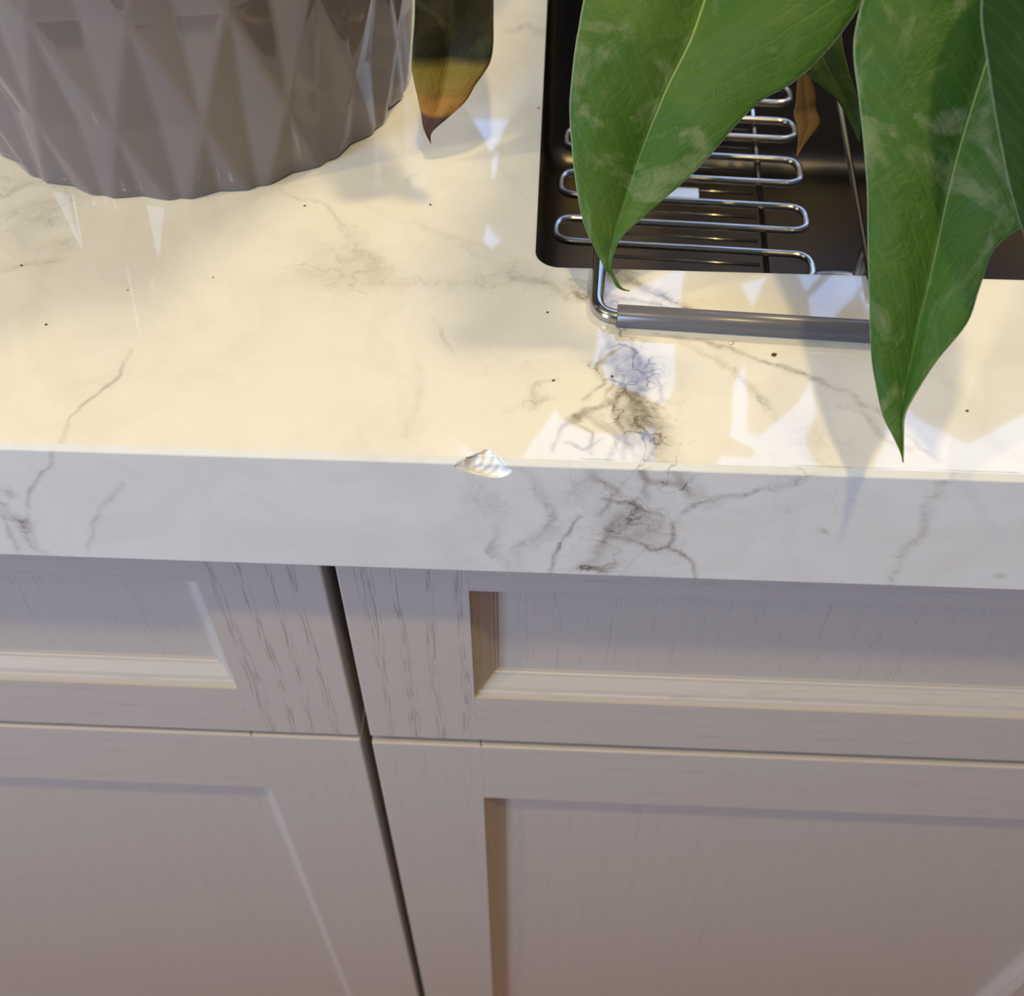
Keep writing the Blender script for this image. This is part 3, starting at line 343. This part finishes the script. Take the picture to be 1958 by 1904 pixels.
def chip_push(X, S):
    """X along the edge, S along the profile (0 at the arris, + down the face, - back over the top); returns inward depth"""
    xl, xr = CH[0][0], CH[1][0]; t = np.clip((X-xl)/(xr-xl), 0, 1)
    low = np.interp(t, [0, .15, .35, .6, .8, .93, 1], [.0022, .0034, .0048, .0063, .0062, .0048, .0032])
    hi = np.interp(t, [0, .15, .3, .45, .6, .7, .85, 1], [.0018, -.0002, -.0026, -.0042, -.0052, -.003, .0000, .0028])
    hi = hi+(fbm(X*900, S*0+3, 2)-.5)*.0012
    mid = (low+hi)/2; hw = np.maximum((low-hi)/2, 1e-6); r = np.abs(S-mid)/hw
    inside = (r < 1) & (X > xl) & (X < xr)
    prof = np.sqrt(np.clip(1-r**2, 0, 1))*np.minimum(1, hw/.004)
    conch = 1+.05*np.sin(np.hypot((X-xl-.004), (S+.002))*2600)+.28*(fbm(X*330, S*330, 3)-.5)
    return np.where(inside, .0026*prof*conch, 0), inside
def add_attr(me, name, vals):
    a = me.attributes.new(name, 'FLOAT', 'POINT'); a.data.foreach_set('value', np.asarray(vals, np.float32))
def grid_mesh(name, P, nx, ny, mask=None, mat=None, parent=None, smooth=True):
    idx = np.arange(nx*ny).reshape(ny, nx)
    q = np.stack([idx[:-1, :-1], idx[:-1, 1:], idx[1:, 1:], idx[1:, :-1]], -1).reshape(-1, 4)
    if mask is not None: q = q[mask]
    me = bpy.data.meshes.new(name); me.vertices.add(len(P)); me.vertices.foreach_set('co', P.astype(np.float32).ravel())
    me.loops.add(len(q)*4); me.loops.foreach_set('vertex_index', q.astype(np.int32).ravel())
    me.polygons.add(len(q)); me.polygons.foreach_set('loop_start', np.arange(0, len(q)*4, 4, dtype=np.int32))
    me.polygons.foreach_set('use_smooth', np.full(len(q), smooth)); me.update(calc_edges=True); me.validate()
    me.materials.append(mat); o = bpy.data.objects.new(name, me); C.objects.link(o)
    if parent: o.parent = parent; o.matrix_parent_inverse = parent_matrix(parent).inverted()
    return o, me
top = empty('worktop', (0, .3, ZB))
tag(top, 'white marble-look worktop with grey veins and one chipped front edge', 'worktop')
# front edge band: underside lip, face, small chamfer
CHM = .0019
prof = [(.05, ZB), (.0006, ZB)]
for z in lines([(ZB+.0006, .888, .0007), (.888, .8990, .0003)]): prof.append((0, z))
for k in range(1, 6): prof.append((CHM*k/5, .8990+(ZT-.8990)*k/5))
prof = np.array(prof)
S = np.zeros(len(prof)); seg = np.hypot(*np.diff(prof, axis=0).T); S[1:] = np.cumsum(seg); i0 = np.argmin(np.abs(prof[:, 1]-.8997)); S = -(S-S[i0])   # + down
X, Pi = np.meshgrid(xs, np.arange(len(prof))); X = X.ravel(); Pi = Pi.ravel()
P = np.stack([X, prof[Pi, 0], prof[Pi, 1]], 1); SS = S[Pi]
dpt, ins = chip_push(X, SS)
P[:, 1] += dpt*.8; P[:, 2] -= dpt*.75
o, me = grid_mesh('front_edge', P, len(xs), len(prof), None, M['marble'], top)
vn, sm = seg_field(np.stack([X, P[:, 2]], 1), DATA['veins_front'], 3)
onface = prof[Pi, 1] < .8993
add_attr(me, 'vein', vn*onface*(1-ins)); add_attr(me, 'smear', sm*(1-ins)); add_attr(me, 'chip', ins*1.0)
# top slab
ys = lines([(CHM, .0065, .0003), (.0065, .105, .0007), (.105, .30, .0012), (.30, .62, .02)])
X, Y = np.meshgrid(xs, ys); X = X.ravel(); Y = Y.ravel()
def rr_sd(x, y, x0, x1, y0, y1, r):
    cx, cy = (x0+x1)/2, (y0+y1)/2; qx = np.abs(x-cx)-(x1-x0)/2+r; qy = np.abs(y-cy)-(y1-y0)/2+r
    return np.hypot(np.maximum(qx, 0), np.maximum(qy, 0))+np.minimum(np.maximum(qx, qy), 0)-r
# snap grid lines to the straight sides of the cut-out, then nodes to the round corner
sx = np.abs(xs-HX0).argmin(); sy = np.abs(ys-HY0).argmin()
xs2 = xs.copy(); ys2 = ys.copy(); xs2[sx] = HX0; ys2[sy] = HY0
xs2[np.abs(xs-HX1).argmin()] = HX1; ys2[np.abs(ys-HY1).argmin()] = HY1
X, Y = np.meshgrid(xs2, ys2); X = X.ravel(); Y = Y.ravel()
sd = rr_sd(X, Y, HX0, HX1, HY0, HY1, HR); e = 1e-5
gx = (rr_sd(X+e, Y, HX0, HX1, HY0, HY1, HR)-sd)/e; gy = (rr_sd(X, Y+e, HX0, HX1, HY0, HY1, HR)-sd)/e
near = (np.abs(sd) < .00052) & (X < .2) & (Y < .11)
X = np.where(near, X-sd*gx, X); Y = np.where(near, Y-sd*gy, Y); sd = rr_sd(X, Y, HX0, HX1, HY0, HY1, HR)
nx, ny = len(xs), len(ys)
Z = np.full(len(X), ZT)
S2 = -(Y + .0002)
dpt, ins = chip_push(X, S2)
P = np.stack([X, Y+dpt*.8, Z-dpt*.75], 1)
idx = np.arange(nx*ny).reshape(ny, nx)
q = np.stack([idx[:-1, :-1], idx[:-1, 1:], idx[1:, 1:], idx[1:, :-1]], -1).reshape(-1, 4)
cen = sd[q].mean(1); mask = cen > 0
o, me = grid_mesh('top_slab', P, nx, ny, mask, M['marble'], top)
bmv = None
vn, sm = seg_field(np.stack([X, Y], 1), DATA['veins_top'], 0)
vn = vn*(1-ins)
# hairline crack and seam where the mitred pieces meet
seam = np.exp(-((Y-CHM-.0006)/.0003)**2)*np.clip((fbm(X*60, X*0, 3)-.35)*2, 0, .5)*(X > -.004)
add_attr(me, 'vein', np.clip(vn+seam*(1-ins), 0, 1)); add_attr(me, 'smear', sm*(1-ins)); add_attr(me, 'chip', ins*1.0)
# polished wall of the cut-out (small arris, then straight down), and the underside
def rrect(x0, x1, y0, y1, r, n=8):
    pts = []
    for cx, cy, a0 in ((x0+r, y0+r, 180), (x1-r, y0+r, 270), (x1-r, y1-r, 0), (x0+r, y1-r, 90)):
        for k in range(n+1):
            a = rad(a0+90*k/n); pts.append((cx+r*math.cos(a), cy+r*math.sin(a)))
    return pts
def loft(name, loops, mat, parent, cap=False, smooth=True):
    v = []; f = []; n = len(loops[0][0])
    for pts, z in loops: v += [(x, y, z) for x, y in pts]
    for i in range(len(loops)-1):
        for k in range(n): f.append((i*n+k, i*n+(k+1) % n, (i+1)*n+(k+1) % n, (i+1)*n+k))
    if cap: f.append(tuple((len(loops)-1)*n+k for k in range(n)))
    o = mesh(name, v, f, mat, parent, smooth)
    return o
lp = [(rrect(HX0-d, HX1+d, HY0-d, HY1+d, HR+d), z) for d, z in ((.0006, ZT+.00005), (.0003, ZT-.0001), (.0, ZT-.0006), (.0, .8885), (.004, .8885))]
o = loft('cutout_edge', lp, M['marble'], top)
for nm in ('vein', 'smear', 'chip'): add_attr(o.data, nm, np.zeros(len(o.data.vertices)))
bm = bmesh.new(); box(bm, -1.2, 1.2, .6, .62, ZB, ZT-.002); box(bm, -1.2, 1.2, .026, .06, ZB+.0005, ZT-.004)
o = bm_obj('backing_strip', bm, M['carcass'], top)

# ---------------------------------------------------------------- sink
sk = empty('kitchen_sink', ((HX0+HX1)/2, (HY0+HY1)/2, .70))
tag(sk, 'dark brownish grey steel sink set under the white worktop', 'sink')
g = .003
lps = [(rrect(HX0-.02, HX1+.02, HY0-.02, HY1+.02, .02), .8878), (rrect(HX0-g, HX1+g, HY0-g, HY1+g, .012), .8878), (rrect(HX0-g, HX1+g, HY0-g, HY1+g, .012), .885),
       (rrect(HX0-g+.002, HX1+g-.002, HY0-g+.002, HY1+g-.002, .012), .715), (rrect(HX0+.004, HX1-.004, HY0+.004, HY1-.004, .012), .703), (rrect(HX0+.014, HX1-.014, HY0+.014, HY1-.014, .010), .700)]
loft('basin', lps, M['sink'], sk, cap=True)
bm = bmesh.new()
for r0, z in ((.045, .7035), (.036, .7015), (.012, .704)):
    tube(bm, [(.18+r0*math.cos(2*math.pi*k/40), .30+r0*math.sin(2*math.pi*k/40), z) for k in range(40)], .003, 8, closed=True)
bm_obj('drain_ring', bm, M['chrome'], sk, True)

# ---------------------------------------------------------------- draining rack
rk = empty('draining_rack', (.0160, .0647, ZT), rad(-3))
tag(rk, 'bent steel wire draining rack with grey grip, hanging in the sink', 'rack')
def rmesh(name, bm, mat, parent=None, smooth=True):
    me = bpy.data.meshes.new(name); bm.normal_update(); bm.to_mesh(me); bm.free()
    if smooth: me.polygons.foreach_set('use_smooth', [True]*len(me.polygons))
    me.materials.append(mat); o = bpy.data.objects.new(name, me); C.objects.link(o); o.parent = parent or rk; return o
RZ = .850-ZT; HW = .1065; ht = .0024
bm = bmesh.new()
path = fillet([(0, .42, ht), (0, 0, ht), (HW, 0, ht), (HW, .09, ht), (HW, .09, RZ+.004)], .0085, 8)
tube(bm, path, .0024, 16); rmesh('handle', bm, M['chrome'])
bm = bmesh.new()
n = 28; L0, L1 = .0068, HW-.008
tube(bm, [(L0, 0, ht+.0006), (L0+.0003, 0, ht+.0006), (L1-.0003, 0, ht+.0006), (L1, 0, ht+.0006)], .0037, n, radii=[.0034, .0037, .0037, .0034]); rmesh('grip', bm, M['sleeve'])
bm = bmesh.new(); tube(bm, [(.0928, .022, ht), (.0936, .15, ht), (.0945, .42, ht)], .0012, 10); rmesh('side_wire', bm, M['chrome'])
# serpentine
ybars = [.0925, .1103, .1271, .1447, .1631, .1824, .2002, .2165, .233, .249, .265, .281, .297, .313]
bm = bmesh.new(); pts = []; XL, XR = -.0200, .0902; side = 1
pts.append((XL+.01, ybars[0]-.0, RZ))
x = XL if 0 else None
seq = []
for i, y in enumerate(ybars):
    a, b = (XL, XR) if i % 2 == 1 else (XR, XL)
    # bars i and i+1 joined: bar 0->1 at right, 1->2 at left ...
for i, y in enumerate(ybars):
    if i % 2 == 0: seq += [(XL if i else .03, y, RZ), (XR, y, RZ)]
    else: seq += [(XR, y, RZ), (XL, y, RZ)]
path = fillet(seq, .0078, 8)
tube(bm, path, .0017, 12); rmesh('serpentine_wire', bm, M['chrome'])
for x in (.0035, .0715):
    bm = bmesh.new(); tube(bm, [(x, .085, RZ-.0032), (x, .20, RZ-.0032), (x, .32, RZ-.0032)], .0015, 10); rmesh('cross_wire', bm, M['chrome'])
bm = bmesh.new()
for y in ybars[:8]:
    tube(bm, [(.0, y-.0035, RZ-.0040), (.069, y-.0035, RZ-.0040)], .0008, 8)
rmesh('lower_wires', bm, M['chrome'])
bm = bmesh.new(); box(bm, .012, .0435, .1487, .1592, RZ-.0030, RZ-.0022, .0003); rmesh('glint_plate', bm, M['glint'], smooth=False)  # added plate, its bright colour stands in for a light reflection in the sink
bm = bmesh.new(); path = fillet([(.0, .10, RZ-.0052), (0, .34, RZ-.0052), (.088, .34, RZ-.0052), (.088, .26, RZ-.0052)], .006, 6)
tube(bm, path, .0019, 12); rmesh('lower_frame', bm, M['chrome'])
bm = bmesh.new(); tube(bm, fillet([(0, .33, RZ-.005), (0, .33, ht), (0, .425, ht), (.0945, .425, ht), (.0945, .33, ht), (.0945, .33, RZ-.005)], .0085, 8), .0022, 16); rmesh('handle', bm, M['chrome'])

# ---------------------------------------------------------------- base cabinets
def panel_front(name, parent, mv, x0, x1, z0, z1, stile, rail_t, rail_b, y=.02, th=.019):
    """framed front: field panel, four frame members, four mouldings (sub-parts of the front)"""
    ix0, ix1, iz0, iz1 = x0+stile, x1-stile, z0+rail_b, z1-rail_t; mo = .0097; dp = .010
    bm = bmesh.new(); box(bm, ix0+mo-.002, ix1-mo+.002, y+dp, y+dp+.006, iz0+mo-.002, iz1-mo+.002)
    fr = bm_obj(name, bm, M['wood_p'], parent)
    def member(nm, b, mat):
        bm = bmesh.new(); box(bm, *b)
        def outer(e):                                  # ease only the edges on the outside of the front
            mx = [(p.co.x, p.co.z) for p in e.verts]
            return all(abs(p[0]-x0) < 1e-5 for p in mx) or all(abs(p[0]-x1) < 1e-5 for p in mx) or all(abs(p[1]-z0) < 1e-5 for p in mx) or all(abs(p[1]-z1) < 1e-5 for p in mx)
        bmesh.ops.bevel(bm, geom=[e for e in bm.edges if outer(e)], offset=.0009, segments=2, profile=.5, affect='EDGES', clamp_overlap=True)
        bm_obj(nm, bm, mat, fr)
    e = .00004
    member('stile', (x0, ix0-e, y, y+th, z0, z1), mv); member('stile', (ix1+e, x1, y, y+th, z0, z1), mv)
    member('rail', (ix0, ix1, y, y+th, z0, iz0-e), M['wood_h']); member('rail', (ix0, ix1, y, y+th, iz1+e, z1), M['wood_h'])
    prof = [(0, .0004), (.0002, .0018), (.0014, .0024), (.0018, .0032), (.0035, .0040), (.0052, .0058), (.0072, .0080), (.0082, .0084), (.0086, .0092), (mo, .0094), (mo, .0125), (0, .0125)]
    cor = [(ix0, iz0, 1, 1), (ix1, iz0, -1, 1), (ix1, iz1, -1, -1), (ix0, iz1, 1, -1)]
    for k in range(4):
        a, b = cor[k], cor[(k+1) % 4]; v = []; f = []
        for c in (a, b):
            for u, d in prof: v.append((c[0]+c[2]*u, y+d, c[1]+c[3]*u))
        n = len(prof)
        for i in range(n): f.append((i, (i+1) % n, n+(i+1) % n, n+i))
        f.append(tuple(range(n))[::-1]); f.append(tuple(range(n, 2*n)))
        o = mesh('moulding', v, f, M['wood_h'] if k % 2 == 0 else M['wood_p'], fr)
    return fr
def cabinet(x0, x1, gapz, label, nm='base_cabinet'):
    c = empty(nm, ((x0+x1)/2, .3, 0)); tag(c, label, 'cabinet', None)
    bm = bmesh.new()
    a, b = x0-.0015, x1+.0015
    box(bm, a, a+.016, .0405, .60, .10, ZB-.001); box(bm, b-.016, b, .0405, .60, .10, ZB-.001); box(bm, a+.016, b-.016, .0405, .60, .10, .116)
    box(bm, a+.016, b-.016, .59, .60, .116, ZB-.001); box(bm, a+.016, b-.016, .0405, .056, .8, ZB-.001); box(bm, a+.016, b-.016, .0405, .056, .67, .70)
    box(bm, a, b, .09, .105, 0, .10)
    bm_obj('carcass', bm, M['carcass'], c)
    panel_front('drawer_front', c, M['wood_v'], x0, x1, .6862, .8415, .0492, .0362, .0388)
    panel_front('door', c, M['wood_d'], x0, x1, .105, .6862-gapz, .0512, .0562-gapz*.3, .0562)
    return c
cabinet(-.0755, .3865, .0062, 'greige oak base cabinet under the sink, right of the dark gap')
cabinet(-.5505, -.0805, .0042, 'greige oak base cabinet beneath the diamond-patterned plant pot, left of the gap')
cabinet(.3915, .8615, .0062, 'greige oak base cabinet right of the sink cabinet, beyond the picture edge')

# ---------------------------------------------------------------- patterned pot
PC = (-.1517, .2144)
pot = empty('planter', (*PC, ZT)); tag(pot, 'glossy mauve-grey ceramic plant pot with sunken diamond facets', 'planter')
NA = 38; dA = 360/NA; dh = .0415; A0 = -81.7
def pr(h): return .0876+.115*h
# lattice: nodes stand proud, diamond centres are sunken
rows = [(-.0105+k*dh) for k in range(5)]               # heights of lattice rings; row 2 is at .0725
def lat(i, j):                                          # i angular half-step, j ring
    out = ((i+j) % 2 == 0); return 2.0e-3 if out else -2.2e-3
v = []; f = []; rings = []
SUB = 10
HT = rows[4]
def surf(i_f, h):                                       # height field of the folded lattice, linear inside each triangle
    jf = (h-rows[0])/dh; j = int(math.floor(jf)); j = max(0, min(j, 3)); fy = jf-j; i = int(math.floor(i_f)); fx = i_f-i
    a, b, c, d = lat(i, j), lat(i+1, j), lat(i, j+1), lat(i+1, j+1)
    if (i+j) % 2 == 0:                                  # crease runs a -> d
        return a+(b-a)*fx+(d-b)*fy if fx > fy else a+(c-a)*fy+(d-c)*fx
    return a+(b-a)*fx+(c-a)*fy if fx+fy < 1 else d+(c-d)*(1-fx)+(b-d)*(1-fy)
hs = [0.0, .0006, .0018] + list(np.linspace(.004, HT-.003, 90)) + [HT-.0015]
nA = NA*SUB
for h in hs:
    ring = []
    for k in range(nA):
        fi = k/SUB; a = rad(A0+fi*dA)
        off = surf(fi, h) if h < HT-.002 else .0005
        edge = max(0, 1-h/.0022); r = pr(h)+off*.95-.0009*edge**2
        ring.append(len(v)); v.append((PC[0]+r*math.cos(a), PC[1]+r*math.sin(a), ZT+h))
    rings.append(ring)
for (r, h) in ((pr(HT)+.001, HT), (pr(HT)+.001, HT+.004), (pr(HT)-.001, HT+.006), (pr(HT)-.004, HT+.005), (pr(HT)-.005, HT), (pr(.1)-.007, .10), (pr(.01)-.008, .008)):
    ring = []
    for k in range(nA):
        a = rad(A0+k/SUB*dA); ring.append(len(v)); v.append((PC[0]+r*math.cos(a), PC[1]+r*math.sin(a), ZT+h))
    rings.append(ring)
for A, B in zip(rings[:-1], rings[1:]):
    for k in range(nA): f.append((A[k], A[(k+1) % nA], B[(k+1) % nA], B[k]))
f.append(tuple(rings[0][::-1])); f.append(tuple(rings[-1]))
o = mesh('pot_body', v, f, M['pot'], pot, smooth=True)
bm = bmesh.new(); bmesh.ops.create_circle(bm, cap_ends=True, cap_tris=True, segments=48, radius=pr(.12)-.009, matrix=Matrix.Translation((*PC, ZT+.128)))
bmesh.ops.subdivide_edges(bm, edges=bm.edges[:], cuts=3, use_grid_fill=True)
for q in bm.verts: q.co.z += .006*float(vnoise(np.array([q.co.x*220+60]), np.array([q.co.y*220+60]))[0])
bm_obj('soil', bm, M['soil'], pot)

# ---------------------------------------------------------------- leaves
def leaf_obj(rows, mat, parent, name='leaf', nu=8, sub=5, thick=.00045, ruf=.0008):
    rows = np.array(rows)                               # [n][M,L,R][xyz]
    Mc, Lc, Rc = (smooth_curve(rows[:, k], sub) for k in range(3))
    n = len(Mc); T = np.concatenate([[0], np.cumsum(np.linalg.norm(np.diff(Mc, axis=0), axis=1))]); T /= T[-1]
    us = np.concatenate([np.linspace(-1, 0, nu+1)[:-1], np.linspace(0, 1, nu+1)])
    V = []; U = []; TT = []
    nrm = np.cross(Rc-Lc, np.gradient(Mc, axis=0)); nl = np.linalg.norm(nrm, axis=1, keepdims=True); nl[nl < 1e-9] = 1; nrm = nrm/nl
    for i in range(n):
        for u in us:
            E = Lc[i] if u < 0 else Rc[i]; a = abs(u)
            p = Mc[i]*(1-a)+E*a
            wdt = np.linalg.norm(E-Mc[i])
            p = p + nrm[i]*wdt*(-.10)*math.sin(math.pi*a)*(1 if nrm[i][1] > 0 else -1)     # each half bellies towards the light
            p = p + nrm[i]*ruf*(float(fbm(np.array([T[i]*16+50+u*2]), np.array([u*3+40]), 2)[0])-.5)*2*min(1, wdt/.01)*(a*1.2)
            V.append(p); U.append(u); TT.append(T[i])
    m = len(us); F = []
    for i in range(n-1):
        for k in range(m-1): F.append((i*m+k, i*m+k+1, (i+1)*m+k+1, (i+1)*m+k))
    o = mesh(name, V, F, mat, parent, True)
    add_attr(o.data, 'leaf_u', U); add_attr(o.data, 'leaf_t', TT)
    s = o.modifiers.new('thickness', 'SOLIDIFY'); s.thickness = thick; s.offset = 0
    return o, Mc[-1]
def stalk(parent, a, b, lift=.06, r=.0022):
    a = Vector(a); b = Vector(b); mid = (a+b)/2; mid.z = max(a.z, b.z)+lift
    pts = [(a*(1-t)**2+mid*(2*t*(1-t))+b*t*t) for t in [k/14 for k in range(15)]]
    bm = bmesh.new(); tube(bm, pts, r, 8, radii=[r*(1.3-.5*k/14) for k in range(15)]); return bm_obj('petiole', bm, M['petiole'], parent, True)
def free_leaf(parent, base, tip, width, droop, mat):
    base = np.array(base); tip = np.array(tip); ax = tip-base; side = np.cross(ax, [0, 0, 1.]); side /= np.linalg.norm(side); rows = []
    for k in range(9):
        t = k/8; c = tip*(1-t)+base*t + np.array([0, 0, droop*math.sin(math.pi*t)])
        wv = width*(math.sin(math.pi*min(1, t**.75))**.8)*.5 if 0 < t < 1 else 0
        rows.append([c-np.array([0, 0, .12*wv]), c-side*wv+np.array([0, 0, .1*wv]), c+side*wv+np.array([0, 0, .1*wv])])
    return leaf_obj(rows, mat, parent)
LV = DATA['leaves']
# plant in the patterned pot (its own thing: it could be lifted out)
pl1 = empty('leafy_plant', (*PC, ZT+.13)); tag(pl1, 'broad-leaved plant in the grey pot, one leaf hanging with a yellow and brown tip', 'plant')
o, b = leaf_obj(LV['yellow_tip'], M['leafold'], pl1); o['label'] = 'olive leaf with a yellow band and withered brown tip'
soil1 = (PC[0], PC[1], ZT+.132)
stalk(pl1, (PC[0]+.03, PC[1]+.01, ZT+.132), b, .03)
for k, (bs, tp, wd, dr) in enumerate([((-.16, .26, 1.16), (-.27, .17, 1.12), .07, .03), ((-.12, .27, 1.18), (-.06, .40, 1.15), .07, .03), ((-.20, .24, 1.15), (-.33, .30, 1.10), .065, .03),
                                      ((-.13, .25, 1.19), (-.16, .40, 1.20), .07, .03), ((-.10, .24, 1.13), (-.02, .31, 1.06), .06, .02), ((-.13, .215, 1.20), (-.03, .165, 1.17), .08, .02)]):
    o, b = free_leaf(pl1, bs, tp, wd, dr, M['leaf']); stalk(pl1, (PC[0]+.012*math.cos(k*2.1), PC[1]+.012*math.sin(k*2.1), ZT+.132), b, .02)
for k in ('m_f', 'm_g', 'm_a'):
    o, b = leaf_obj(LV[k], M['leaf2'], pl1); stalk(pl1, (PC[0]+.01, PC[1]+.02, ZT+.132), b, .05)
# plant behind the sink whose leaves hang over it
P2 = (.33, .545)
pp = empty('flower_pot', (*P2, ZT)); tag(pp, 'plain grey flower pot behind the sink, out of the picture', 'planter')
v = []; f = []; nn = 40
pf = [(.0, 0), (.045, 0), (.048, .003), (.060, .10), (.064, .10), (.064, .115), (.058, .115), (.055, .095), (.0, .095)]
for r, h in pf:
    for k in range(nn): v.append((P2[0]+max(r, .0005)*math.cos(2*math.pi*k/nn), P2[1]+max(r, .0005)*math.sin(2*math.pi*k/nn), ZT+h))
for i in range(len(pf)-1):
    for k in range(nn): f.append((i*nn+k, i*nn+(k+1) % nn, (i+1)*nn+(k+1) % nn, (i+1)*nn+k))
mesh('pot_body', v, f, M['pot'], pp, True)
pl2 = empty('leafy_plant', (*P2, ZT+.095)); tag(pl2, 'glossy green plant with long pointed leaves hanging over the sink rack', 'plant')
root = (P2[0], P2[1], ZT+.094)
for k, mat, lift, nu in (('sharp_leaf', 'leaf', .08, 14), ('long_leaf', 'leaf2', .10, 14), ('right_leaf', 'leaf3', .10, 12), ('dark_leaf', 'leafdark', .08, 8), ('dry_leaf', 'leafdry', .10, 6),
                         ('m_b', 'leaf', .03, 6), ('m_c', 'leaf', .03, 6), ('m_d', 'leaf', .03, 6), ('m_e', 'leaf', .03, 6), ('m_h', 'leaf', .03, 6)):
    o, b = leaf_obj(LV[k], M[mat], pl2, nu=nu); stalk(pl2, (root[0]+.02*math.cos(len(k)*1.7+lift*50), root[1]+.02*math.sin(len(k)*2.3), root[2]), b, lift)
    if k == 'dry_leaf': o['label'] = 'small dry orange-brown leaf'
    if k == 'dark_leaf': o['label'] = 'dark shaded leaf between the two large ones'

# ---------------------------------------------------------------- crumbs on the worktop
cl = ['crumb on the worktop near the left picture border, below the pot', 'dark crumb on the left of the worktop above the long grey vein', 'crumb just below the pot, right of its lowest point', 'crumb between the pot and the sink corner',
      'crumb left of the rack handle bend', 'crumb in the white reflection below the rack handle', 'crumb left of the white reflection', 'crumb right of the long leaf tip', 'crumb beside the sink edge, right of the hanging leaf',
      'tiny crumb on the shaded left part of the worktop', 'tiny crumb at the shadow boundary below the pot', 'tiny crumb just above the grey grip']
def crumb(p, r, mat, label, name='crumb', cat='crumb', flat=.5):
    bm = bmesh.new(); bmesh.ops.create_icosphere(bm, subdivisions=2, radius=r)
    for q in bm.verts:
        q.co *= 1+.5*(float(vnoise(np.array([q.co.x/r*1.7+p[0]*9999+90]), np.array([q.co.y/r*1.7+q.co.z/r+60]))[0])-.5); q.co.z *= flat; q.co.x *= 1.2
    for q in bm.verts: q.co += Vector((p[0], p[1], ZT+r*flat*.8))
    tag(bm_obj(name, bm, mat, None, True), label, cat, None)
for i, p in enumerate(DATA['crumbs']): crumb(p, (.0004 if i < 9 else .00025), M['crumb'], cl[i])
crumb(DATA['grain'][0], .0008, M['crumb'], 'brown grain of grit below the grey grip, beside the long leaf', 'grit')
crumb(DATA['grain'][1], .0009, M['droplet'], 'small pale dried drop just below the grey grip', 'dried_drop', 'drop', .3)
